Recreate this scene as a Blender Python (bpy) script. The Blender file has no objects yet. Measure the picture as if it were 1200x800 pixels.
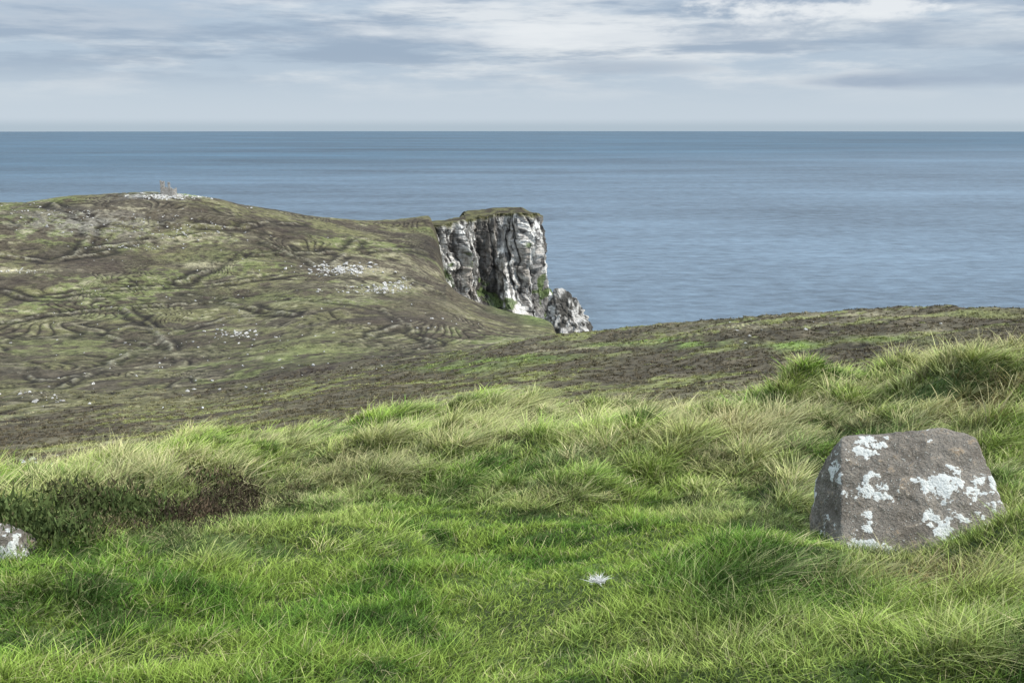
import bpy, bmesh, math, numpy as np
from mathutils import Vector
rng=np.random.default_rng(7)
CAMZ=200.0; PITCH=math.radians(12.1); F=1200*35/36.
cp,sp=math.cos(PITCH),math.sin(PITCH)
sc=bpy.context.scene
# ------------------------------------------------------------ helpers
def ray(px,py):
    rx=(np.asarray(px,float)-600)/F; ry=(400-np.asarray(py,float))/F
    dx=rx; dy=cp+sp*ry; dz=-sp+cp*ry
    h=np.hypot(dx,dy)
    return np.arctan2(dx,dy), -dz/h
def project(x,y,z):
    z=z-CAMZ
    fw=y*cp-z*sp; up=y*sp+z*cp
    fw=np.where(fw<1e-3,1e-3,fw)
    return 600+F*x/fw, 400-F*up/fw
def P(px,py,D):
    az,t=ray(px,py); return np.array([D*math.sin(az),D*math.cos(az),CAMZ-t*D])
def _h(i,j,k,s):
    h=(i.astype(np.int64)*374761393+j.astype(np.int64)*668265263+k.astype(np.int64)*2147483647+s*1274126177)&0xFFFFFFFF
    h=((h^(h>>13))*1274126177)&0xFFFFFFFF
    h=((h^(h>>16))*2246822519)&0xFFFFFFFF
    h=h^(h>>15)
    return (h&0xFFFFFF)/float(0xFFFFFF)
def n2(x,y,s=0):
    xi=np.floor(x);yi=np.floor(y);fx=x-xi;fy=y-yi
    fx=fx*fx*(3-2*fx);fy=fy*fy*(3-2*fy);k=np.zeros_like(xi)
    a=_h(xi,yi,k,s);b=_h(xi+1,yi,k,s);c=_h(xi,yi+1,k,s);d=_h(xi+1,yi+1,k,s)
    return (a*(1-fx)+b*fx)*(1-fy)+(c*(1-fx)+d*fx)*fy
def n3(x,y,z,s=0):
    xi=np.floor(x);yi=np.floor(y);zi=np.floor(z);fx=x-xi;fy=y-yi;fz=z-zi
    fx=fx*fx*(3-2*fx);fy=fy*fy*(3-2*fy);fz=fz*fz*(3-2*fz)
    r=0
    for dz in (0,1):
        a=_h(xi,yi,zi+dz,s);b=_h(xi+1,yi,zi+dz,s);c=_h(xi,yi+1,zi+dz,s);d=_h(xi+1,yi+1,zi+dz,s)
        v=(a*(1-fx)+b*fx)*(1-fy)+(c*(1-fx)+d*fx)*fy
        r=r+v*(fz if dz else 1-fz)
    return r
def fbm2(x,y,o=4,s=0,g=0.5):
    r=0;a=1;t=0
    for i in range(o):
        c,sn=math.cos(i*1.3),math.sin(i*1.3)
        r=r+a*n2((x*c-y*sn)*2**i+17.3*i,(x*sn+y*c)*2**i-9.1*i,s+i); t+=a; a*=g
    return r/t
def fbm3(x,y,z,o=4,s=0,g=0.5):
    r=0;a=1;t=0
    for i in range(o):
        r=r+a*n3(x*2**i+17.3*i,y*2**i-9.1*i,z*2**i+3.3*i,s+i); t+=a; a*=g
    return r/t
def domes(x,y,s=0):
    xi=np.floor(x);yi=np.floor(y); best=np.full(x.shape,9.); k=np.zeros_like(xi)
    for i in (-1,0,1):
        for j in (-1,0,1):
            cx=xi+i+.15+.7*_h(xi+i,yi+j,k,s); cy=yi+j+.15+.7*_h(xi+i,yi+j,k,s+1); rr=.55+.45*_h(xi+i,yi+j,k,s+2)
            best=np.minimum(best,((x-cx)**2+(y-cy)**2)/rr**2)
    return np.clip(1-best,0,1)
def sst(a,b,x):
    t=np.clip((x-a)/(b-a),0,1); return t*t*(3-2*t)
def pchip(x,y,xq):
    x=np.asarray(x,float); y=np.asarray(y,float)
    hh=np.diff(x); sh=(len(hh),)+(1,)*(y.ndim-1)
    d=np.diff(y,axis=0)/hh.reshape(sh)
    m=np.zeros_like(y)
    s=d[:-1]*d[1:]
    w=np.where(s>0, 2*d[:-1]*d[1:]/np.where(np.abs(d[:-1]+d[1:])<1e-12,1,d[:-1]+d[1:]),0)
    m[1:-1]=w; m[0]=d[0]; m[-1]=d[-1]
    i=np.clip(np.searchsorted(x,xq)-1,0,len(x)-2)
    H=(x[i+1]-x[i]); t=(xq-x[i])/H
    shq=(len(xq),)+(1,)*(y.ndim-1); t=t.reshape(shq);H=H.reshape(shq)
    return (2*t**3-3*t**2+1)*y[i]+(t**3-2*t**2+t)*H*m[i]+(-2*t**3+3*t**2)*y[i+1]+(t**3-t**2)*H*m[i+1]
def mesh_from(name,V,Fa,mat=None,smooth=True,link=True):
    me=bpy.data.meshes.new(name)
    V=np.asarray(V,np.float32)
    me.vertices.add(len(V)); me.vertices.foreach_set('co',V.ravel())
    k=Fa.shape[1]; n=len(Fa)
    me.loops.add(n*k); me.loops.foreach_set('vertex_index',Fa.astype(np.int32).ravel())
    me.polygons.add(n); me.polygons.foreach_set('loop_start',np.arange(0,n*k,k,dtype=np.int32))
    me.polygons.foreach_set('use_smooth',np.full(n,smooth))
    me.update(calc_edges=True)
    ob=bpy.data.objects.new(name,me)
    if mat: me.materials.append(mat)
    if link: sc.collection.objects.link(ob)
    return ob
def addcol(me,name,C):
    a=me.color_attributes.new(name,'FLOAT_COLOR','POINT')
    if C.shape[1]==3: C=np.concatenate([C,np.ones((len(C),1))],1)
    a.data.foreach_set('color',C.astype(np.float32).ravel())
def grid_faces(R,C,wrap=False):
    i=np.arange(R-1)[:,None]; j=np.arange(C if wrap else C-1)[None,:]; j2=(j+1)%C
    return np.stack([i*C+j,i*C+j2,(i+1)*C+j2,(i+1)*C+j],-1).reshape(-1,4)
# ------------------------------------------------------------ materials
class NT:
    def __init__(s,mat):
        s.t=mat.node_tree; s.n=s.t.nodes; s.l=s.t.links
    def new(s,ty,**k):
        nd=s.n.new(ty)
        for a,b in k.items():
            if a=='inp':
                for q,v in b.items():
                    if hasattr(v,'is_output'): s.l.new(v,nd.inputs[q])
                    else: nd.inputs[q].default_value=v
            else: setattr(nd,a,b)
        return nd
    def math(s,op,a,b=0,c=0,clamp=False):
        return s.new('ShaderNodeMath',operation=op,use_clamp=clamp,inp={0:a,1:b,2:c}).outputs[0]
    def mix(s,f,a,b,bt='MIX'):
        nd=s.n.new('ShaderNodeMix'); nd.data_type='RGBA'; nd.blend_type=bt
        for i,v in ((0,f),(6,a),(7,b)):
            if hasattr(v,'is_output'): s.l.new(v,nd.inputs[i])
            else: nd.inputs[i].default_value=v if i==0 else (*v,1)
        return nd.outputs[2]
    def noise(s,vec,scale,detail=4,rough=.55,out=0):
        return s.new('ShaderNodeTexNoise',inp={'Vector':vec,'Scale':scale,'Detail':detail,'Roughness':rough}).outputs[out]
    def ramp(s,f,a,b):
        return s.new('ShaderNodeMapRange',interpolation_type='SMOOTHSTEP',inp={0:f,1:a,2:b,3:0.,4:1.}).outputs[0]
    def gray(s,v): return s.new('ShaderNodeCombineColor',inp={0:v,1:v,2:v}).outputs[0]
def newmat(name):
    m=bpy.data.materials.new(name); m.use_nodes=True; T=NT(m)
    b=T.n['Principled BSDF']; b.inputs['Roughness'].default_value=.95; b.inputs['Specular IOR Level'].default_value=.15
    return m,T,b
mG,T,b=newmat('moorland')
ca=T.new('ShaderNodeAttribute',attribute_name='Col').outputs['Color']
pos=T.new('ShaderNodeNewGeometry').outputs['Position']
nA=T.noise(pos,1.3,4,.65); nB=T.noise(pos,.25,4,.7)
v=T.math('MULTIPLY_ADD',nA,2.4,-1.2); v=T.math('MULTIPLY_ADD',nB,3.0,v); v=T.math('SUBTRACT',v,.45)
v=T.math('MAXIMUM',v,.25)
T.l.new(T.mix(1.,ca,T.gray(v),'MULTIPLY'),b.inputs['Base Color'])
bp=T.new('ShaderNodeBump',inp={'Strength':.7,'Distance':1.0,'Height':T.math('ADD',nB,T.math('MULTIPLY',nA,.35))})
T.l.new(bp.outputs[0],b.inputs['Normal'])
def blademat(name):
    m=bpy.data.materials.new(name); m.use_nodes=True; T=NT(m)
    T.n.remove(T.n['Principled BSDF'])
    ca=T.new('ShaderNodeAttribute',attribute_name='Col').outputs['Color']
    d=T.new('ShaderNodeBsdfDiffuse',inp={0:ca}); T.l.new(d.outputs[0],T.n['Material Output'].inputs[0]); return m
mGrass=blademat('grass_blades'); mHeath=blademat('heather_foliage')
def rockmat(name,base,dark,lich,lth,scale,lscale,bumpd=.02):
    m,T,b=newmat(name)
    pos=T.new('ShaderNodeTexCoord').outputs['Object']
    n1=T.noise(pos,scale,8,.65); n2_=T.noise(pos,scale*5,6,.7); n3_=T.noise(pos,lscale,5,.6); n4=T.noise(pos,scale*22,3,.6)
    c=T.mix(T.ramp(n1,.35,.65),dark,base)
    c=T.mix(T.ramp(n2_,.45,.75),c,tuple(x*1.35 for x in base))
    c=T.mix(T.math('MULTIPLY',T.ramp(n4,.5,.60),.6),c,tuple(x*.45 for x in dark))
    c=T.mix(T.math('MULTIPLY',T.ramp(n2_,.54,.66),.5),c,(.32,.21,.10))
    c=T.mix(T.math('MULTIPLY',T.ramp(n4,.60,.68),.6),c,(.60,.59,.52))
    lm=T.math('ADD',n3_,T.math('MULTIPLY_ADD',n2_,.34,-.17))
    lm=T.ramp(lm,lth,lth+.015)
    lm=T.math('MULTIPLY',lm,T.math('MULTIPLY_ADD',T.ramp(n4,.33,.45),.3,.7))
    c=T.mix(lm,c,lich)
    T.l.new(c,b.inputs['Base Color'])
    hh=T.math('ADD',n2_,T.math('MULTIPLY',n4,.4)); hh=T.math('MULTIPLY_ADD',n1,1.0,hh)
    T.l.new(T.new('ShaderNodeBump',inp={'Strength':1.,'Distance':bumpd,'Height':hh}).outputs[0],b.inputs['Normal'])
    return m
mRock=rockmat('lichen_rock',(.32,.285,.235),(.16,.138,.11),(.70,.71,.66),.555,3.5,4.4,.04)
mStone=rockmat('pale_stone',(.5,.49,.46),(.28,.27,.25),(.68,.67,.63),.55,1.,1.2,bumpd=.1)
mWall=rockmat('weathered_masonry',(.42,.40,.37),(.22,.21,.19),(.6,.59,.55),.60,1.,1.2,bumpd=.1)
mCl,T,b=newmat('cliff_rock')
ca=T.new('ShaderNodeAttribute',attribute_name='Col').outputs['Color']
pos=T.new('ShaderNodeTexCoord').outputs['Object']
ps=T.new('ShaderNodeMapping',inp={0:pos,3:(1,1,.45)}).outputs[0]
a1=T.noise(ps,.25,7,.7); a2=T.noise(pos,.9,4,.7)
v=T.math('MULTIPLY_ADD',a1,3.2,-.95); v=T.math('MULTIPLY_ADD',a2,1.2,v); v=T.math('SUBTRACT',v,.12); v=T.math('MINIMUM',T.math('MAXIMUM',v,.12),1.4)
T.l.new(T.mix(1.,ca,T.gray(v),'MULTIPLY'),b.inputs['Base Color'])
T.l.new(T.new('ShaderNodeBump',inp={'Strength':1.,'Distance':2.5,'Height':T.math('ADD',a1,T.math('MULTIPLY',a2,.4))}).outputs[0],b.inputs['Normal'])
# ------------------------------------------------------------ terrain
R=[]
def row(*pts): R.append(pts)
XS=(-500,0,300,600,900,1200,1700)
row(*[(x,None,.3,-1.62) for x in XS])
row((-500,800,3.6),(0,800,2.95),(300,800,2.8),(600,800,2.72),(900,795,2.72),(1200,780,2.8),(1700,780,3.4))
row((-500,680,5.6),(0,665,4.7),(300,645,5.1),(600,622,5.5),(900,625,5.3),(1060,655,4.85),(1200,632,4.9),(1700,610,6))
row((-500,635,8),(0,622,7.1),(300,584,8.2),(600,560,9),(900,540,8.8),(1050,528,8.3),(1200,516,8),(1700,500,9))
row((-500,640,10.5),(0,606,9.6),(100,590,10),(200,566,11.0),(300,546,12.4),(400,534,13.6),(560,519,14.6),(700,519,14.6),(850,514,13.6),(960,492,12.3),(1060,484,12),(1130,470,11.5),(1200,466,11),(1700,450,12))
row((-500,652,20),(0,618,16),(100,601,17),(200,578,18),(300,558,20),(400,547,22),(560,532,24),(700,532,24),(850,527,22),(960,504,20),(1060,496,20),(1200,477,19),(1700,460,20))
row((-500,600,50),(0,570,45),(200,534,50),(400,508,60),(560,492,62),(700,487,62),(850,473,60),(960,460,55),(1060,450,50),(1200,432,48),(1700,415,50))
row((-500,540,150),(0,510,170),(200,484,190),(400,443,215),(500,425,230),(600,404,240),(690,390,245),(760,383,240),(850,375,225),(1000,367,200),(1100,364,185),(1200,365,170),(1700,373,150))
row((-500,500,270),(0,468,290),(200,450,300),(400,424,310),(500,416,315),(600,404,330),(650,398,330),(690,396,325),(730,None,320,-120),(780,None,310,-190),(850,None,300,-215),(1200,None,260,-215),(1700,None,260,-215))
row((-500,420,500),(0,400,510),(200,385,520),(400,365,510),(500,366,520),(560,380,520),(600,388,520),(650,392,510),(685,None,480,-170),(720,None,450,-215),(850,None,400,-215),(1200,None,340,-215),(1700,None,340,-215))
row((-500,310,720),(0,300,720),(200,298,720),(400,305,720),(480,314,730),(515,325,750),(540,345,740),(570,360,720),(600,370,700),(645,382,660),(670,None,620,-180),(700,None,600,-215),(850,None,500,-215),(1200,None,420,-215),(1700,None,420,-215))
row((-500,250,900),(0,237,900),(100,229,900),(170,225,900),(230,229,905),(300,242,930),(390,256,955),(450,258,985),(502,254,1000),(514,None,955,-100),(527,None,910,-150),(560,None,850,-188),(600,None,830,-196),(650,None,760,-205),(700,None,700,-215),(850,None,600,-215),(1200,None,500,-215),(1700,None,500,-215))
row(*[(x,None,1130,-125) for x in (-500,0,300)],(450,None,1130,-130),(500,None,1130,-130),(530,None,1010,-206),(600,None,1000,-215),(700,None,800,-215),(1200,None,600,-215),(1700,None,600,-215))
row(*[(x,None,1350,-215) for x in (-500,0,450)],(540,None,1200,-220),(700,None,1000,-220),(1200,None,800,-220),(1700,None,800,-220))
azd=np.linspace(math.radians(-33),math.radians(33),1150)
azb=np.linspace(math.radians(33),math.radians(327),150)[1:-1]
AZ=np.concatenate([azd,azb]); NC=len(AZ)
Tk=[];Lk=[]
for pts in R:
    A=[];TT=[];LL=[]
    for p in pts:
        if p[1] is None:
            a,_=ray(p[0],400); t=-p[3]/p[2]
        else: a,t=ray(p[0],p[1])
        A.append(float(a));TT.append(float(t));LL.append(math.log(p[2]))
    A.append(A[0]+2*math.pi);TT.append(TT[0]);LL.append(LL[0])
    y=pchip(A,np.stack([TT,LL],1),np.where(AZ<A[0],A[0],AZ))
    Tk.append(y[:,0]);Lk.append(y[:,1])
Tk=np.array(Tk);Lk=np.array(Lk)
seg=[8,60,70,80,14,24,130,60,110,150,160,16,10]
S=np.concatenate([np.linspace(i,i+1,n,endpoint=False) for i,n in enumerate(seg)]+[[len(seg)]])
KT=pchip(np.arange(len(R)),Tk,S); KL=pchip(np.arange(len(R)),Lk,S)
D=np.exp(KL); Z=CAMZ-KT*D; NR=len(S)
az2=np.broadcast_to(AZ,(NR,NC)); X=D*np.sin(az2); Y=D*np.cos(az2); S2=np.broadcast_to(S[:,None],(NR,NC))
PX0,PY0=project(X,Y,Z)
crx=[-100,0,100,200,300,400,560,700,850,960,1060,1130,1200,1300]; cry=[620,606,590,566,546,534,519,519,514,492,484,470,466,455]
crest=lambda px: np.interp(px,crx,cry)
def G(px,py,cx,cy,rx,ry): return np.exp(-((px-cx)/rx)**2-((py-cy)/ry)**2)
def longz(px,py,x,y,raw=False):
    b_=py-crest(px)
    v=sst(80,28,b_)*sst(250,420,px)*.95
    v=np.maximum(v,sst(55,15,b_)*.8)
    for a,g in [(1,(560,556,150,32)),(1,(960,495,160,36)),(1,(1130,490,120,50)),(.8,(70,652,130,16)),(1,(60,705,80,26)),(1,(870,705,75,50)),(.9,(1000,705,90,34)),(1,(1160,690,110,40)),(.6,(250,665,40,14)),(.8,(650,585,80,15)),(.6,(925,580,22,50)),(.6,(1180,760,120,40)),(.5,(40,790,120,30)),(.5,(420,640,60,12)),(.9,(1170,590,40,30))]:
        v=np.maximum(v,a*G(px,py,*g))
    if raw: return v
    return v*(.3+.7*sst(.3,.5,fbm2(x*1.4,y*1.4,3,201)))
def gp(px,py,Dd):
    a,_=ray(px,py); return Dd*math.sin(a),Dd*math.cos(a)
for px,py,Dd,h,r in [(430,520,11.5,.18,1.1),(560,500,12,.28,1.0),(700,492,12.5,.2,.9),(530,560,8.8,.24,.5),(300,560,9,.12,.9),(950,480,10.4,.32,.45),(1030,470,10.8,.15,.6),(1150,445,9.6,.22,.7),(650,570,8.4,.18,.6),(450,560,9.3,.16,.5),
   (880,700,3.9,.12,.42),(1180,680,4.3,.07,.35),(240,660,5,.06,.3),(60,700,4.0,.10,.35),(770,560,8.2,.12,.6),(120,600,8.3,.10,.9),(250,530,11.4,.20,.5),(830,505,11.5,.15,.5),(1250,640,4.6,.15,.4)]:
    bx,by=gp(px,py,Dd); Z=Z+h*np.exp(-((X-bx)**2+(Y-by)**2)/(r*r))
near=sst(26,12,D)
LZ0=longz(PX0,PY0,X,Y,True)*sst(2.5,4.5,D)*near
def dome_at(x,y):
    wx_=x+.35*(fbm2(x*2,y*2,2,14)-.5); wy_=y+.35*(fbm2(x*2,y*2,2,15)-.5)
    return domes(wx_/.85,wy_/.85,31),domes(wx_/.42+7,wy_/.42,37)
nn_=sum(seg[:6])
dA,dB=dome_at(X[:nn_],Y[:nn_])
Z[:nn_]+=(dA*.27+dB*.13)*LZ0[:nn_]*sst(3,8,D[:nn_])
Z=Z+near*((fbm2(X*.8,Y*.8,4,3)-.5)*.30*sst(1.5,6,D)+(fbm2(X*2.2,Y*2.2,3,9)-.5)*.18*sst(3,8,D)+(fbm2(X*4.5,Y*4.5,3,12)-.5)*.09)
m1=sst(16,40,D); m2=sst(60,200,D); m3=sst(250,450,D)
Z=Z+m1*((fbm2(X/5,Y/5,4,21)-.5)*.8)+m2*((fbm2(X/28,Y/28,4,33)-.5)*3.0)+m3*((fbm2(X/90,Y/90,3,41)-.5)*9)*(1-.6*sst(10.3,11,S2))
wx=X+30*(fbm2(X/70,Y/70,3,51)-.5)*2; wy=Y+30*(fbm2(X/70,Y/70,3,61)-.5)*2
g1=fbm2(wx/75,wy/50,2,71)
def lines(g,lv,w): return sum(np.exp(-((g-l)/w)**2) for l in lv)
brk=sst(.36,.50,fbm2(X/40,Y/40,3,72))
LV=(.32,.36,.40,.44,.48,.52,.56,.60,.64,.68)
gul=np.clip(lines(g1,LV,.0055),0,1)*m2*brk
gulL=np.clip(lines(g1,tuple(l-.012 for l in LV),.006),0,1)*m2*brk
g2=fbm2(wx/22,wy/14,3,75); gul2=np.exp(-((g2-.5)/.018)**2)
Z=Z-gul*.5-m2*gul2*.12+gulL*.15
LN=np.zeros_like(Z)+1e9
def hit0(px,py,smin):
    az,t=ray(px,py); j=int(np.clip(round((az-azd[0])/(azd[1]-azd[0])),0,len(azd)-1)); TFj=(CAMZ-Z[:,j])/D[:,j]
    kk=np.flatnonzero((TFj<=t)&(S>=smin)); k=kk[0] if len(kk) else NR-1
    return X[k,j],Y[k,j]
BANKS=[[(60,347),(160,336),(250,334),(335,324)],[(0,378),(120,362),(260,354),(345,368)],[(70,455),(120,430),(190,394),(270,372),(330,366)],[(450,362),(475,380),(510,402)],[(310,286),(360,304),(415,330),(470,350)],[(275,298),(240,318),(210,330)],
 [(420,283),(402,300),(380,322)],[(110,292),(180,282),(262,274)],[(0,432),(50,446),(90,440)],[(60,240),(110,262),(90,300)],[(300,300),(380,296),(440,292),(500,296)],[(0,298),(60,306),(130,296)],[(140,360),(180,384),(200,410)],[(330,410),(410,400),(470,380)],[(20,395),(100,392),(170,404)],[(510,402),(450,420),(360,430)],
 [(200,262),(280,268),(350,262)],[(220,346),(300,348),(380,352),(440,362)],[(0,340),(40,350),(120,352)],[(400,310),(470,322),(520,345)]]
msk=(S2>7.5)&(S2<11.2)&(np.abs(az2)<.6)
Xm=X[msk];Ym=Y[msk]; best=np.full(Xm.shape,1e9)
jx=(fbm2(Xm/15,Ym/15,3,77)-.5)*8; jy=(fbm2(Xm/15,Ym/15,3,79)-.5)*8
for pl in BANKS:
    w=[hit0(a,b_,8) for a,b_ in pl]
    for (x0,y0),(x1,y1) in zip(w[:-1],w[1:]):
        L2=(x1-x0)**2+(y1-y0)**2+1e-6; t=np.clip(((Xm+jx-x0)*(x1-x0)+(Ym+jy-y0)*(y1-y0))/L2,0,1)
        best=np.minimum(best,np.hypot(Xm+jx-x0-t*(x1-x0),Ym+jy-y0-t*(y1-y0)))
LN[msk]=best
wf=np.clip(D/700,.35,1.2)
bank=np.exp(-(LN/(2.0*wf))**2)*sst(.33,.5,fbm2(X/20,Y/20,3,78)); ditch=np.exp(-((LN-5*wf)/(3.2*wf))**2)*sst(.25,.45,fbm2(X/25,Y/25,3,88))
Z=Z+bank*.9*wf-ditch*.5*wf
PX,PY=project(X,Y,Z)
TF=(CAMZ-Z)/D
def C(*a): return np.array(a,float)
def lerp(A,B,f): return A+(B-A)*f[...,None]
brown=C(.078,.064,.043); olive=C(.135,.128,.060); straw=C(.29,.26,.165); green=C(.135,.155,.055); peat=C(.018,.015,.012)
f1=fbm2(X/45,Y/45,5,101); f2=fbm2(X/9,Y/9,5,111); f3=fbm2(X/2.2,Y/2.2,4,121); f4=fbm2(X/75+5,Y/40,4,131)
col=lerp(np.broadcast_to(brown,X.shape+(3,)),olive,sst(.40,.56,.5*f1+.5*f2))
col=lerp(col,green,.8*sst(.50,.60,.5*f4+.5*f2))
col=lerp(col,straw,.75*sst(.53,.64,.5*f2+.3*f3+.2*fbm2(X/30,Y/12,3,141)))
hz_=sst(.51,.58,.55*fbm2(X/60+9,Y/35,4,161)+.45*f2)
col=lerp(col,C(.050,.038,.030),.85*hz_*m2)
col=lerp(col,peat,.6*sst(.50,.36,f3)*sst(.6,.4,f2)*sst(500,60,D))
col=lerp(col,peat,.95*gul); col=lerp(col,peat,.6*gul2*m2)
col=lerp(col,straw*.8,.6*gulL*sst(.4,.6,f2))
ridge=sst(25,60,D)*sst(7.6,7.0,S2)
rn=.6*fbm2(X/14,Y/10,4,151)+.4*f3
col=lerp(col,C(.088,.074,.048),.75*ridge*sst(.42,.52,rn)); col=lerp(col,C(.19,.20,.075),.8*ridge*sst(.46,.38,rn))
col=lerp(col,peat,.9*ditch); col=lerp(col,C(.25,.23,.17),.6*bank*sst(.42,.55,f3))
def spot(px,py,rx,ry,c,a,ns=.0,sl=0):
    global col
    dy=PY0-py-sl*(PX0-px)
    w=np.exp(-((PX0-px)/rx)**2-(dy/ry)**2)
    w=w*sst(.38,.58,f2*.5+f3*.5) if ns else w
    col=lerp(col,c,np.clip(a*w,0,1)*(D>22))
bg=C(.18,.25,.065); bo=C(.16,.17,.065)
for a in [(715,404,45,4,bg,1.,1),(815,407,36,5,bg,1,1),(600,420,70,5,bg,.8,1),(760,400,30,3,bg,.9,1),(930,408,34,5,bg,1,1),(530,430,60,5,bg,.7,1),(1040,400,50,5,bg,.6,1),(870,385,60,4,straw,.7,1),(1010,372,80,4,straw,.6,1),(650,408,60,5,straw,.8,1),(1120,385,60,5,straw,.6,1),(1150,370,50,3,bo,.8,1),
  (430,315,60,9,straw*1.1,.7,1),(430,338,60,6,straw*1.1,.7,1),(20,318,60,3,straw*1.3,.9,1),(230,310,30,3,straw*1.2,.8,1),(220,280,50,5,straw*1.2,.6,1),(100,262,90,14,C(.27,.25,.2),.6,1),(195,229,45,4,C(.42,.41,.37),.9,1),(230,226,30,4,bg,1.),(150,222,30,3,bg,.7),
  (350,410,90,14,bo,.8,1),(90,410,70,12,bo,.8,1),(330,350,80,10,bo,.6,1),(250,300,80,8,bo,.5,1),(150,470,90,10,C(.19,.18,.08),.6,1),(60,568,80,9,bg,.8,1),(130,545,60,8,C(.24,.22,.11),.7,1),(490,360,50,18,brown,.9),(500,292,25,20,peat*2,.8),(540,345,20,14,brown,.9),
  (640,372,26,10,bg*.8,1.),(600,364,20,6,bg*.8,.8)]:
    spot(*a)
soil=C(.07,.10,.03)
nf=fbm2(X*3,Y*3,3,19)
col=lerp(col,soil*(.5+.8*nf[...,None]),sst(24,16,D))
col=lerp(col,C(.12,.11,.10),sst(18,4,Z))
V=np.stack([X,Y,Z],-1).reshape(-1,3)
V=np.vstack([V,[[0,0,CAMZ-1.62]]])
Fq=grid_faces(NR,NC,True)[:,::-1]
ter=mesh_from('ground',V,Fq,mG)
addcol(ter.data,'Col',np.vstack([col.reshape(-1,3),soil[None]]))
def colidx(az): return np.clip(np.round((az-azd[0])/(azd[1]-azd[0])).astype(int),0,len(azd)-1)
def ground(az,Dq):
    c=colidx(az); z=np.zeros_like(Dq); k=np.zeros(len(Dq),int)
    o=np.argsort(c,kind='stable'); cs=c[o]; bounds=np.flatnonzero(np.diff(cs))+1
    for g in np.split(o,bounds):
        if len(g)==0: continue
        j=c[g[0]]; z[g]=np.interp(Dq[g],D[:,j],Z[:,j]); k[g]=np.clip(np.searchsorted(D[:,j],Dq[g]),0,NR-1)
    return z,k,c
def hit(px,py,smin=0):
    az,t=ray(px,py); j=int(colidx(az)); kk=np.flatnonzero((TF[:,j]<=t)&(S>=smin))
    k=kk[0] if len(kk) else NR-1
    return float(X[k,j]),float(Y[k,j]),float(Z[k,j])
VIS=TF<=np.minimum.accumulate(TF,axis=0)+0.012
# ------------------------------------------------------------ sea
mS,T,b=newmat('sea_water')
pos=T.new('ShaderNodeNewGeometry').outputs['Position']
w1=T.noise(T.new('ShaderNodeMapping',inp={0:pos,3:(1,1.8,1)}).outputs[0],.03,5,.65)
w2=T.noise(T.new('ShaderNodeMapping',inp={0:pos,3:(.00025,.0009,0)}).outputs[0],1.,5,.6)
w3=T.noise(T.new('ShaderNodeMapping',inp={0:pos,3:(.0022,.0065,0)}).outputs[0],1.,5,.65)
sx=T.new('ShaderNodeSeparateXYZ',inp={0:pos})
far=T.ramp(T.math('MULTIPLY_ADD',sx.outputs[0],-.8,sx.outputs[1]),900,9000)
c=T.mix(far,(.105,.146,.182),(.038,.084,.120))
s=T.math('ADD',T.math('MULTIPLY_ADD',w2,2.1,-.3),T.math('MULTIPLY_ADD',w3,1.1,-.55))
s=T.math('MULTIPLY_ADD',w1,1.9,T.math('SUBTRACT',s,.75)); s=T.math('MAXIMUM',s,.4)
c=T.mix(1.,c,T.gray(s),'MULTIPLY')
T.l.new(c,b.inputs['Base Color']); b.inputs['Roughness'].default_value=.5; b.inputs['Specular IOR Level'].default_value=.4
T.l.new(T.new('ShaderNodeBump',inp={'Strength':.9,'Distance':6.,'Height':w1}).outputs[0],b.inputs['Normal'])
rad=[0]+list(np.geomspace(100,60000,24)); th=np.linspace(0,2*np.pi,192,endpoint=False)
SV=[[max(r,.001)*np.cos(t),max(r,.001)*np.sin(t),0] for r in rad for t in th]
mesh_from('sea',SV,grid_faces(len(rad),192,True),mS)
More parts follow.
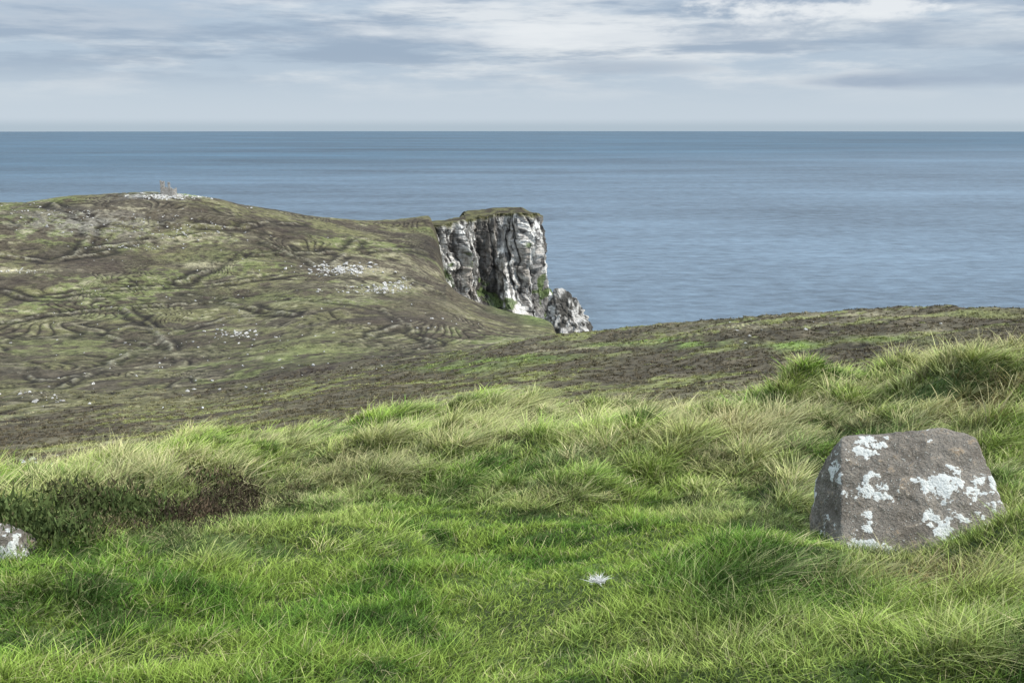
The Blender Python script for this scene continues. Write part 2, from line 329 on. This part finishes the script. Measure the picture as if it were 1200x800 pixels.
# ------------------------------------------------------------ cliff
def path_interp(pts,n):
    pts=np.array(pts); d=np.r_[0,np.cumsum(np.hypot(*np.diff(pts[:,:2],axis=0).T))]
    q=np.linspace(0,d[-1],n); return np.stack([np.interp(q,d,pts[:,i]) for i in range(pts.shape[1])],1),q
def cliff(name,ptsrc,n,m,batter,seed,capdepth=110):
    pts=[P(*a) for a in ptsrc]
    p,q=path_interp(pts,n)
    k=np.ones(9)/9; sm=p.copy()
    for i in range(3): sm[:,i]=np.convolve(np.pad(p[:,i],4,'edge'),k,'valid')
    tx=np.gradient(sm[:,0]);ty=np.gradient(sm[:,1]);l=np.hypot(tx,ty); nx=ty/l; ny=-tx/l
    v=np.linspace(0,1,m)[:,None]; topz=sm[:,2]+(fbm2(q/7,q*0,3,91)-.5)*3.2; top=topz[None]
    z=-8+(top+8)*v
    U=np.broadcast_to(q[None],z.shape)
    wq=U+9*(fbm2(U/14,z/18,3,seed+9)-.5)+.12*(z-60)
    but=fbm2(wq/24,z/140,3,seed)
    crv=np.abs(fbm2(wq/10,z/70,3,seed+1)-.5)
    a=(but-.5)*34+crv*26
    zz_=z+5*(fbm2(U/20,z/20,2,seed+8)-.5)
    bl=_h(np.floor(wq/6+3*_h(np.floor(zz_/9),z*0,z*0,3)),np.floor(zz_/9),z*0,seed)
    bl2=_h(np.floor(wq/2.6+2*_h(np.floor(zz_/4),z*0,z*0,4)),np.floor(zz_/4),z*0,seed+5)
    a=a+(bl-.5)*3.0+(bl2-.5)*1.8+(fbm2(wq/2.5,z/3.5,3,seed+3)-.5)*4
    a=a*sst(-.12,.06,1.0-v)
    tal=sst(.42,0,v)*26*sst(.4,.6,fbm2(U/25,z*0,2,seed+30))
    off=(1-v)*batter+a+tal
    x=sm[:,0][None]+nx[None]*off; y=sm[:,1][None]+ny[None]*off
    V=[np.stack([x,y,z],-1)]
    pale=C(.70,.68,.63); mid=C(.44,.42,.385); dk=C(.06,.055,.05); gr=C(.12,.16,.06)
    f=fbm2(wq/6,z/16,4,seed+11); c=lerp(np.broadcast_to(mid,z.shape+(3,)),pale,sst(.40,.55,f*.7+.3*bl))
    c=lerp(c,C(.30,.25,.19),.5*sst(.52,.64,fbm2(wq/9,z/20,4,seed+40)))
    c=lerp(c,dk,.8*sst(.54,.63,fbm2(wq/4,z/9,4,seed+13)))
    c=lerp(c,dk,.9*sst(.06,.015,crv))  # crevice shade painted into the rock colour
    c=lerp(c,dk,.8*sst(.47,.36,but+.1*(f-.5)))  # deeper shadow painted into recesses between the buttresses
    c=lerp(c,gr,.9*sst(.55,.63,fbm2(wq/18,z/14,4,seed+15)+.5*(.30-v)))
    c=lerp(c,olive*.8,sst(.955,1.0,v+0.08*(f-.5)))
    CC=[c]; cap=16
    for i in range(1,cap+1):
        dd=capdepth*(i/cap)**1.5; DD=np.full(n,dd)
        zz=topz*1.0*(1-sst(0,15,DD))+sm[:,2]*sst(0,15,DD)+2.0*sst(0,55,DD)*sst(35,70,q)-sst(50,capdepth,DD)*18-sst(20,5,q)*dd*.1+(fbm2(sm[:,0]/12,DD/12,3,seed+20)-.5)*1.8
        xx=x[-1]-np.clip(nx,0,1)*dd*.5*sst(60,90,q); yy=y[-1]+dd
        cg=lerp(np.broadcast_to(brown*.75,(1,n,3)),olive*.9,sst(.35,.65,fbm2(sm[:,0]/9,DD/9,3,7))[None])
        V.append(np.stack([xx,yy,zz],-1)[None]); CC.append(cg)
    V.append(np.stack([xx,yy+30,np.full(n,-8.)],-1)[None]); CC.append(CC[-1])
    V=np.concatenate(V,0); CC=np.concatenate(CC,0)
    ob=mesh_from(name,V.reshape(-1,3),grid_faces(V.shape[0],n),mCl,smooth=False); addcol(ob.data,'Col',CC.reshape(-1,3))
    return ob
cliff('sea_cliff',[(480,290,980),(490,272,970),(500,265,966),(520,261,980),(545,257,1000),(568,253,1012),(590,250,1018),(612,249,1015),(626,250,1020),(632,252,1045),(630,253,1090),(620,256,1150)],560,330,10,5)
def blob_rock(name,hull,noise_amp,nscale,mat,sub=6,seed=0,round_=26,blocky=0):
    bm=bmesh.new(); vs=[bm.verts.new(p) for p in hull]; bmesh.ops.convex_hull(bm,input=vs); bm.normal_update()
    c=np.mean(np.array(hull),0); pl=[]
    for f in bm.faces:
        nn=np.array(f.normal); dd=nn@(np.array(f.verts[0].co)-c)
        if dd<0: nn=-nn;dd=-dd
        pl.append((nn,dd))
    bm.free(); bm=bmesh.new(); bmesh.ops.create_icosphere(bm,subdivisions=sub,radius=1)
    dirs=np.array([v.co[:] for v in bm.verts]); fa=np.array([[v.index for v in f.verts] for f in bm.faces]); bm.free()
    N=np.array([p[0] for p in pl]);Dp=np.array([p[1] for p in pl])
    q=np.maximum(dirs@N.T,1e-6)/Dp
    qm=q.max(1,keepdims=True)
    r=1/(qm[:,0]*((q/qm)**round_).sum(1)**(1/round_))
    Pn=dirs*r[:,None]; s=nscale
    a=(fbm3(Pn[:,0]/s,Pn[:,1]/s,Pn[:,2]/s,6,seed,.55)-.5)*2*noise_amp
    if blocky: a+=(np.abs(fbm3(Pn[:,0]/s*1.5,Pn[:,1]/s*1.5,Pn[:,2]/s,4,seed+30)-.5)-.1)*blocky
    Pn=Pn+dirs*a[:,None]
    ob=mesh_from(name,Pn,fa,mat,smooth=True); ob.location=c
    return ob
b0=[(643,352,850),(650,341,850),(662,338,855),(676,352,860),(690,374,862),(696,392,865),(640,392,845),(660,400,830),(690,398,840),(650,346,880),(680,372,890),(640,392,890),(695,392,890)]
st=blob_rock('sea_stack',[P(*q) for q in b0],3.6,8.,mCl,6,3,60,16)
me=st.data; co=np.empty(len(me.vertices)*3,np.float32); me.vertices.foreach_get('co',co); co=co.reshape(-1,3)
f=fbm3(co[:,0]/6,co[:,1]/6,co[:,2]/9,4,8); addcol(me,'Col',lerp(np.broadcast_to(C(.08,.075,.065),co.shape),C(.50,.48,.44),sst(.42,.60,f)))
me.polygons.foreach_set('use_smooth',np.zeros(len(me.polygons),bool))
# ------------------------------------------------------------ foreground rock
hull=[P(986,510,5.10),P(1148,514,5.28),P(1180,612,4.93),P(984,674,4.58),P(956,558,5.2),P(950,660,5.03),P(1000,514,5.6),P(1130,519,5.75),P(1062,503,5.22),P(1106,502,5.28),
      P(1212,700,4.8),P(975,740,4.55),P(940,715,5.1),P(1010,570,6.0),P(1140,570,6.0)]
blob_rock('boulder',hull,.03,.2,mRock,7,5,90,.06)
hx=hit(8,655)
hull=[(hx[0]+a,hx[1]+bb,hx[2]+cc_) for a,bb,cc_ in [(-.22,-.1,-.1),(.14,-.12,-.1),(.12,.15,-.1),(-.2,.2,-.1),(-.16,-.03,.12),(.05,-.04,.13),(.08,.1,.09),(-.15,.15,.13)]]
blob_rock('boulder',hull,.02,.12,mRock,6,15,40,.03)
# ------------------------------------------------------------ blades as one mesh
def blade_mesh(name,B,H,dx,dy,cu,w,c0,c1,segs,mat,seed):
    r=np.random.default_rng(seed); n=len(H)
    fa=r.random(n)*np.pi; ax=np.cos(fa);ay=np.sin(fa)
    Vs=[];Cs=[]
    for i,s in enumerate(np.linspace(0,1,segs+1)):
        k=s+cu*s*s*1.2
        p=np.stack([B[:,0]+dx*H*k,B[:,1]+dy*H*k,B[:,2]+H*s*(1-.35*cu*s)-.003],1)
        ww=w*(1-s**1.6)*.5; o=np.stack([ax*ww,ay*ww,ww*0],1)
        sh=.28+.92*s  # shadow among the blades painted in: dark root to bright tip
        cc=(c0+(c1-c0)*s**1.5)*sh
        if i<segs: Vs+=[p-o,p+o]; Cs+=[cc,cc]
        else: Vs.append(p); Cs.append(cc)
    K=2*segs+1
    V=np.stack(Vs,1).reshape(-1,3); Cc=np.stack(Cs,1).reshape(-1,3)
    base=(np.arange(n)*K)[:,None]; tr=[]
    for i in range(segs-1):
        tr.append(base+np.array([2*i,2*i+1,2*i+3])); tr.append(base+np.array([2*i,2*i+3,2*i+2]))
    tr.append(base+np.array([2*segs-2,2*segs-1,2*segs]))
    ob=mesh_from(name,V,np.concatenate(tr,0),mat,smooth=True); addcol(ob.data,'Col',Cc); return ob
def samp(n,d0,d1,pw,amax=31.5):
    az=np.radians((rng.random(n)*2-1)*amax); u=rng.random(n)
    if pw==-1: Dq=d0*(d1/d0)**u
    else: k=pw+1; Dq=(d0**k+(d1**k-d0**k)*u)**(1/k)
    z,k,c=ground(az,Dq); x=Dq*np.sin(az); y=Dq*np.cos(az); px,py=project(x,y,z)
    return x,y,z,Dq,px,py,k,c
def heathz(px,py,x,y):
    qx=px+90*(fbm2(x*.9,y*.9,3,411)-.5); qy=py+44*(fbm2(x*.9+5,y*.9,3,421)-.5)
    v=G(qx,qy,120,606,140,26)+.8*G(qx,qy,10,636,70,26)+.75*G(qx,qy,285,584,70,18)
    return np.clip(v,0,1)*sst(.26,.56,fbm2(x*2.2,y*2.2,4,401)+.18*np.clip(v-.4,0,1))
rc=P(1065,600,5.25)
def inrock(x,y): return ((x-rc[0])**2/.46**2+(y-rc[1])**2/.38**2)<1
def rockfront(px,py): return G(px,py,1060,655,95,34)
def strawz(px,py,x,y):
    v=.65*sst(.46,.60,fbm2(x*.7,y*.7,4,211))
    for a,g in [(1.,(970,480,60,22)),(.9,(870,516,50,16)),(.9,(640,585,70,18)),(.6,(380,588,70,30)),(.95,(1090,665,120,28)),(.7,(240,630,90,16)),(.5,(230,655,40,12)),(.6,(1010,660,60,20)),(.5,(700,530,90,20)),(.5,(250,550,80,12)),(.45,(1060,560,300,30)),(.6,(560,520,200,12)),(.4,(850,760,250,40)),(.6,(1150,770,80,30)),(.6,(1160,600,60,40))]:
        v=np.maximum(v,a*G(px,py,*g))
    return v
gA=C(.15,.29,.045); gB=C(.28,.39,.075); gC=C(.06,.12,.028); sA=C(.54,.47,.26); rb=C(.32,.20,.10)
def gcol(px,py,x,y,n,st_amt=1.):
    f=fbm2(x*1.1,y*1.1,4,221); ff=fbm2(x*5,y*5,3,222)
    c=lerp(np.broadcast_to(gA,(n,3)),gB,sst(.42,.56,.45*f+.55*ff)); c=lerp(c,gC,sst(.48,.34,.35*f+.65*ff)*.9)
    c=lerp(c,sA,np.clip(strawz(px,py,x,y)*st_amt,0,1)*rng.random(n)**.7)
    c=lerp(c,sA,(rng.random(n)<.08)*.8)
    c=lerp(c,gC*.8,.75*(G(px,py,530,578,45,22)+G(px,py,870,700,60,50)+G(px,py,70,705,55,25)+.7*G(px,py,430,568,60,20)).clip(0,1))
    c=lerp(c,rb,(.85*G(px,py,1150,482,50,14)+.7*G(px,py,1090,685,100,20)+.6*G(px,py,1180,455,45,9)+.5*G(px,py,860,500,40,12)).clip(0,1)*(rng.random(n)<.65))
    return c*(.55+.9*rng.random((n,1)))
N_=600000
x,y,z,Dq,px,py,k,c=samp(N_,1.9,17,-.3,32)
hz=heathz(px,py,x,y)
ok=(~inrock(x,y))&(rng.random(N_)>hz*.75)&(k<sum(seg[:5]))&(py<840)
x,y,z,Dq,px,py=[a[ok] for a in (x,y,z,Dq,px,py)]; n=len(x)
hn=fbm2(x*2.4,y*2.4,4,231); ln=longz(px,py,x,y)
H=(.024+.034*sst(.35,.65,hn)+.03*ln)*(.55+.8*rng.random(n))*(1+.03*Dq)
ph=rng.random(n)*6.28; sl=1.3*rng.random(n)
wn=.1+.9*(fbm2(x*1.5,y*1.5,3,240)-.5)
cl=gcol(px,py,x,y,n,.75)
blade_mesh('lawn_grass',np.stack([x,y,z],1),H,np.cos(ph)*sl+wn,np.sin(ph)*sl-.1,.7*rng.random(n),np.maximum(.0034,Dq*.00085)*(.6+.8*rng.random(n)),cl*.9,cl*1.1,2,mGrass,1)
N_=25000
x,y,z,Dq,px,py,k,c=samp(N_,1.9,17,.15,32)
lz=longz(px,py,x,y)
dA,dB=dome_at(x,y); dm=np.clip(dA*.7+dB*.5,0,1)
ok=(~inrock(x,y))&(rng.random(N_)<lz*(.3+.7*dm)*1.15*(1-.5*heathz(px,py,x,y))*(1-.6*rockfront(px,py))+.008)&(k<sum(seg[:5])+3)&(py<900)
x,y,z,Dq,px,py,lz,dm=[a[ok] for a in (x,y,z,Dq,px,py,lz,dm)]; n=len(x)
nb=rng.integers(16,42,n); I=np.repeat(np.arange(n),nb); m=len(I)
sz=strawz(px,py,x,y); strawt=rng.random(n)<.08+.55*sz+.18*dm
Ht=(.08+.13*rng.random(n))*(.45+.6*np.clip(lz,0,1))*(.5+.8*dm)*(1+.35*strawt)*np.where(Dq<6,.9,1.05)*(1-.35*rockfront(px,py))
Rt=.035+.06*rng.random(n)
tc=gcol(px,py,x,y,n,1.)*(.32+1.05*dm[:,None])  # shade in the gaps between tussocks put into the tuft colour
th=rng.random(m)*6.28; rr=np.sqrt(rng.random(m)); bx=x[I]+Rt[I]*rr*np.cos(th); by=y[I]+Rt[I]*rr*np.sin(th)
ph=th+rng.normal(0,.6,m); sl=(.15+.75*rr)*(.4+rng.random(m))*.85
wa=.22+.9*(fbm2(x*.6,y*.6,3,250)-.4); wb=.8*(fbm2(x*.6,y*.6,3,260)-.55)
H=Ht[I]*(.5+.6*rng.random(m))*(1-.25*rr)
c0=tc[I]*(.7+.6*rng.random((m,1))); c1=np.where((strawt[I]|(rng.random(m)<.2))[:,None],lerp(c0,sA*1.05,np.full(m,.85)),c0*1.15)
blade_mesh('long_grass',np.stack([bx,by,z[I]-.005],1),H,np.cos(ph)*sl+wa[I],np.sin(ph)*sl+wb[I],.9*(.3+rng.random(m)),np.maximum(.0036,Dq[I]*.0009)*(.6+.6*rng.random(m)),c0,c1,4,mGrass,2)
def leaves(name,cx,cy,cz,s,nl,cl,leaf,flat,seed,spiky=.7,wid=.3,base=.55):
    r=np.random.default_rng(seed); I=np.repeat(np.arange(len(cx)),nl); m=len(I)
    th=r.random(m)*6.283; el=np.arccos(r.random(m)**.8*.98); rad=.45+.6*r.random(m)
    S_=s[I]
    c=np.stack([cx[I]+.5*S_*rad*np.sin(el)*np.cos(th),cy[I]+.5*S_*rad*np.sin(el)*np.sin(th),cz[I]+flat*S_*rad*np.cos(el)],1)
    d=np.stack([r.normal(0,.5,m),r.normal(0,.5,m),np.abs(r.normal(0,.9,m))+spiky],1); d/=np.linalg.norm(d,axis=1)[:,None]
    sd=np.cross(d,r.normal(0,1,(m,3))); sd/=np.linalg.norm(sd,axis=1)[:,None]
    L=(leaf*S_*(.5+1.5*r.random(m)**2))[:,None]; w=L*wid
    V=np.stack([c-sd*w,c+sd*w,c+d*L*1.6],1).reshape(-1,3)
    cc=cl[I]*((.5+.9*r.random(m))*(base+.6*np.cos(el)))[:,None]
    ob=mesh_from(name,V,np.arange(3*m).reshape(-1,3),mHeath,smooth=False); addcol(ob.data,'Col',np.repeat(cc,3,0))
N_=11000
x,y,z,Dq,px,py,k,c=samp(N_,5,13,.6,33)
hz=heathz(px,py,x,y); ok=(rng.random(N_)<hz*1.25)&(hz>.06); x,y,z,Dq,px,py,hz=[a[ok] for a in (x,y,z,Dq,px,py,hz)]; n=len(x)
s=(.16+.36*rng.random(n)**1.5)*(.30+.85*hz); ic=lerp(np.broadcast_to(C(.066,.053,.036),(n,3)),C(.085,.12,.040),sst(.42,.58,fbm2(x*2.5,y*2.5,3,5))*.9)
ic=lerp(ic,C(.16,.115,.075),(rng.random(n)<.12)*.6)
leaves('heather',x,y,z,s,260,ic,.045,.46,11,.4,.28)
N_=70000
x,y,z,Dq,px,py,k,c=samp(N_,14,330,-1,31)
ok=VIS[k,c]&(z>20)&(S[k]>4.1)&(rng.random(N_)<sst(340,200,Dq)); x,y,z,Dq,k,c=[a[ok] for a in (x,y,z,Dq,k,c)]; n=len(x)
s=(.2+Dq*.0042)*(.3+1.0*rng.random(n)**1.4); ic=col[k,c]*(.5+1.2*rng.random((n,1)))*1.3
leaves('moor_scrub',x,y,z-.08*s,s,28,ic,.12,.17,12,.2,.4,.7)
def stone_tmpl(seed):
    r=np.random.default_rng(seed); bm=bmesh.new(); bmesh.ops.create_icosphere(bm,subdivisions=2,radius=1)
    d=np.array([v.co[:] for v in bm.verts]); fa=np.array([[v.index for v in f.verts] for f in bm.faces]); bm.free()
    N=r.normal(0,1,(9,3)); N/=np.linalg.norm(N,axis=1)[:,None]; Dp=.55+.45*r.random(9)
    q=np.maximum(d@N.T,.3)/Dp; return d/q.max(1)[:,None]*np.array([.6,.5,.42]),fa
TM=[stone_tmpl(i) for i in range(6)]
PTS=[];SC=[]
for cx,cy,rx,ry,cnt,sz_,smin in [(400,316,42,6,190,1.1,9),(455,337,22,5,80,1.0,9),(430,341,40,3,50,.8,9),(470,330,8,4,20,1,9),(198,231,34,2.5,200,1.1,9),(150,262,90,12,110,.7,9),(60,250,60,8,60,.7,9),(275,391,28,4,40,.7,8),(300,395,20,3,14,.7,8),(40,540,50,6,10,.35,6),(62,545,14,2,8,.25,6),
    (20,318,30,2,30,.7,9),(230,275,60,8,60,.7,9),(150,290,60,3,60,.6,9),(520,380,40,8,14,.6,8),(40,465,40,8,25,.6,7),(305,242,12,3,14,1.,9),(300,330,200,60,110,.5,8),(900,380,200,15,25,.25,6),(180,400,150,40,70,.5,8),(250,430,200,40,60,.45,7)]:
    for _ in range(cnt):
        p=hit(cx+rng.normal()*rx*.6,cy+rng.normal()*ry*.6,smin)
        if p[2]>5: PTS.append(p); SC.append(sz_*(.4+rng.random()**2*1.5))
VV=[];FF=[];o=0
for i,(p,s_) in enumerate(zip(PTS,SC)):
    v,fa=TM[i%6]; a=rng.random()*6.28; ca_,sa_=math.cos(a),math.sin(a); j=rng.normal(0,.8,2)*s_
    VV.append(np.stack([v[:,0]*ca_-v[:,1]*sa_,v[:,0]*sa_+v[:,1]*ca_,v[:,2]],1)*s_*1.2+np.array([p[0]+j[0],p[1]+j[1],p[2]])); FF.append(fa+o); o+=len(v)
mesh_from('scattered_stones',np.concatenate(VV),np.concatenate(FF),mStone,smooth=False)
def tower():
    px,py,pz=hit(197,229,9.5); r=np.random.default_rng(3)
    emp=bpy.data.objects.new('ruined_signal_tower',None); sc.collection.objects.link(emp); emp.location=(px,py,pz-1)
    def wall(nm,x0,y0,x1,y1,prof,th=1.1,holes=()):
        bm=bmesh.new(); Ln=math.hypot(x1-x0,y1-y0); nb=int(Ln/.55); ux,uy=(x1-x0)/Ln,(y1-y0)/Ln
        for i in range(nb):
            s=(i+.5)/nb; h=prof(s)+r.normal()*.25; zz=0
            while zz<h:
                ch=.45+.15*r.random()
                if not any(a<s<b_ and c_<zz<d_ for a,b_,c_,d_ in holes):
                    m=bmesh.ops.create_cube(bm,size=1)['verts']; j=r.normal()*.06
                    for v in m:
                        lx=v.co.x*.62;ly=v.co.y*(th+r.random()*.02)+j; lz=v.co.z*(ch+.02)
                        v.co=Vector((x0+ux*(s*Ln+lx)-uy*ly,y0+uy*(s*Ln+lx)+ux*ly,zz+ch/2+lz))
                zz+=ch
        me=bpy.data.meshes.new(nm); bm.to_mesh(me); bm.free(); me.materials.append(mWall); o=bpy.data.objects.new(nm,me); sc.collection.objects.link(o); o.parent=emp
    wall('front_wall',-4,-4,6,-4,lambda s:12.5-1.5*s-(5.5 if .35<s<.6 else 0)-4.5*(s>.8),holes=((.12,.26,5.5,7.5),(.66,.78,4,6)))
    wall('back_wall',-4,4,6,4,lambda s:7.5-3*s)
    wall('left_wall',-4,-3.4,-4,3.4,lambda s:12.5-4.5*s,holes=((.4,.6,4,6),))
    wall('right_wall',6,-3.4,6,3.4,lambda s:5+1.5*s)
tower()
# tuft of sheep's wool caught in the grass: a little tangle of fibres
r=np.random.default_rng(9); p=hit(700,690); nw=260
wb_=np.stack([p[0]+r.normal(0,.013,nw),p[1]+r.normal(0,.01,nw),p[2]+.028+np.abs(r.normal(0,.008,nw))],1)
mWool,T,b=newmat('pale_wool'); T.l.new(T.mix(T.noise(T.new('ShaderNodeTexCoord').outputs['Object'],60.),(.5,.49,.45),(.78,.77,.74)),b.inputs['Base Color'])
blade_mesh('wool_scrap',wb_,.004+.012*r.random(nw),r.normal(0,1.2,nw),r.normal(0,1.2,nw),r.random(nw),np.full(nw,.003),np.ones((nw,3)),np.ones((nw,3)),3,mWool,5)
# ------------------------------------------------------------ world
W=bpy.data.worlds.new('World'); sc.world=W; W.use_nodes=True; T=NT(W); bgn=T.n['Background']
SUN_EL=math.radians(44); SUN_AZ=math.radians(112)
sky=T.new('ShaderNodeTexSky',sky_type='NISHITA',sun_disc=False,sun_elevation=SUN_EL,sun_rotation=SUN_AZ)
T.l.new(sky.outputs[0],bgn.inputs[0]); bgn.inputs[1].default_value=.1
g=T.new('ShaderNodeTexCoord').outputs['Generated']; sz=T.new('ShaderNodeSeparateXYZ',inp={0:g})
zc=sz.outputs[2]
q=T.new('ShaderNodeMapping',inp={0:g,3:(1.,1.,6.)}).outputs[0]
q2=T.new('ShaderNodeMapping',inp={0:g,1:(3.1,1.7,.4),3:(1.,1.,9.)}).outputs[0]
q3=T.new('ShaderNodeMapping',inp={0:g,3:(1.,1.,2.6)}).outputs[0]
c1=T.noise(q,4.5,6,.6); c2=T.noise(q2,3.8,6,.62); c3=T.noise(q3,16.,5,.6)
azn=T.math('ARCTAN2',sz.outputs[0],sz.outputs[1])
def blob(px,py,rx,ry,soft=.8,amp=2.,nz=None):
    a,t=ray(px,py); zz=-float(t)/math.sqrt(1+float(t)**2)
    u=T.math('MULTIPLY',T.math('SUBTRACT',azn,float(a)),F/rx); v=T.math('MULTIPLY',T.math('SUBTRACT',zc,zz),F/ry)
    d=T.math('ADD',T.math('MULTIPLY',u,u),T.math('MULTIPLY',v,v))
    d=T.math('ADD',T.math('SUBTRACT',1.,d),T.math('MULTIPLY_ADD',nz or c1,amp*2,-amp))
    return T.ramp(d,-.2,soft)
base=T.mix(T.ramp(zc,0.,.07),(.59,.68,.77),(.47,.57,.69))
base=T.mix(T.ramp(zc,0.,.010),(.47,.57,.66),base)
c=T.mix(T.math('MULTIPLY',T.ramp(c1,.44,.64),T.ramp(zc,.015,.06)),base,(.78,.82,.86))
c=T.mix(T.math('MULTIPLY',T.math('MULTIPLY',T.ramp(c2,.42,.58),.9),T.ramp(zc,.03,.07)),c,(.33,.42,.55))
c=T.mix(T.math('MULTIPLY',blob(520,42,330,12,1.6,3),.8),c,(.86,.89,.92))
c=T.mix(T.math('MULTIPLY',blob(1130,92,140,12,1.6,3),.85),c,(.32,.41,.55))
c=T.mix(T.math('MULTIPLY',blob(730,80,110,9,1.6,3),.65),c,(.33,.42,.55))
c=T.mix(T.math('MULTIPLY',blob(1120,50,150,26,1.6,3),.7),c,(.68,.74,.80))
c=T.mix(T.math('MULTIPLY',blob(960,34,150,12,1.2,3,c3),.8),c,(.42,.50,.61))
c=T.mix(T.math('MULTIPLY',blob(950,13,130,16,1.1,3.4,c3),.95),c,(.86,.89,.92))
c=T.mix(T.math('MULTIPLY',blob(100,20,220,26,1.6,3),.6),c,(.34,.43,.56))
zb=T.math('MULTIPLY_ADD',T.ramp(zc,.13,.7),1.5,1.)
c=T.mix(1.,c,T.gray(zb),'MULTIPLY')
bg2=T.new('ShaderNodeBackground',inp={0:c,1:1.})
mx=T.new('ShaderNodeMixShader',inp={0:.9,1:bgn.outputs[0],2:bg2.outputs[0]}); T.l.new(mx.outputs[0],T.n['World Output'].inputs[0])
sl=bpy.data.lights.new('sun','SUN'); sl.energy=4.1; sl.angle=math.radians(2.5); sl.color=(1,.96,.9)
so=bpy.data.objects.new('sun',sl); sc.collection.objects.link(so)
dv=Vector((math.sin(SUN_AZ)*math.cos(SUN_EL),math.cos(SUN_AZ)*math.cos(SUN_EL),math.sin(SUN_EL)))
so.rotation_euler=dv.to_track_quat('Z','Y').to_euler()
cam=bpy.data.cameras.new('camera'); cam.lens=35; cam.sensor_width=36; cam.clip_end=200000; cam.clip_start=.05
co_=bpy.data.objects.new('camera',cam); co_.location=(0,0,CAMZ); co_.rotation_euler=(math.pi/2-PITCH,0,0); sc.collection.objects.link(co_); sc.camera=co_
sc.view_settings.view_transform='Standard'; sc.view_settings.look='None'; sc.view_settings.exposure=0
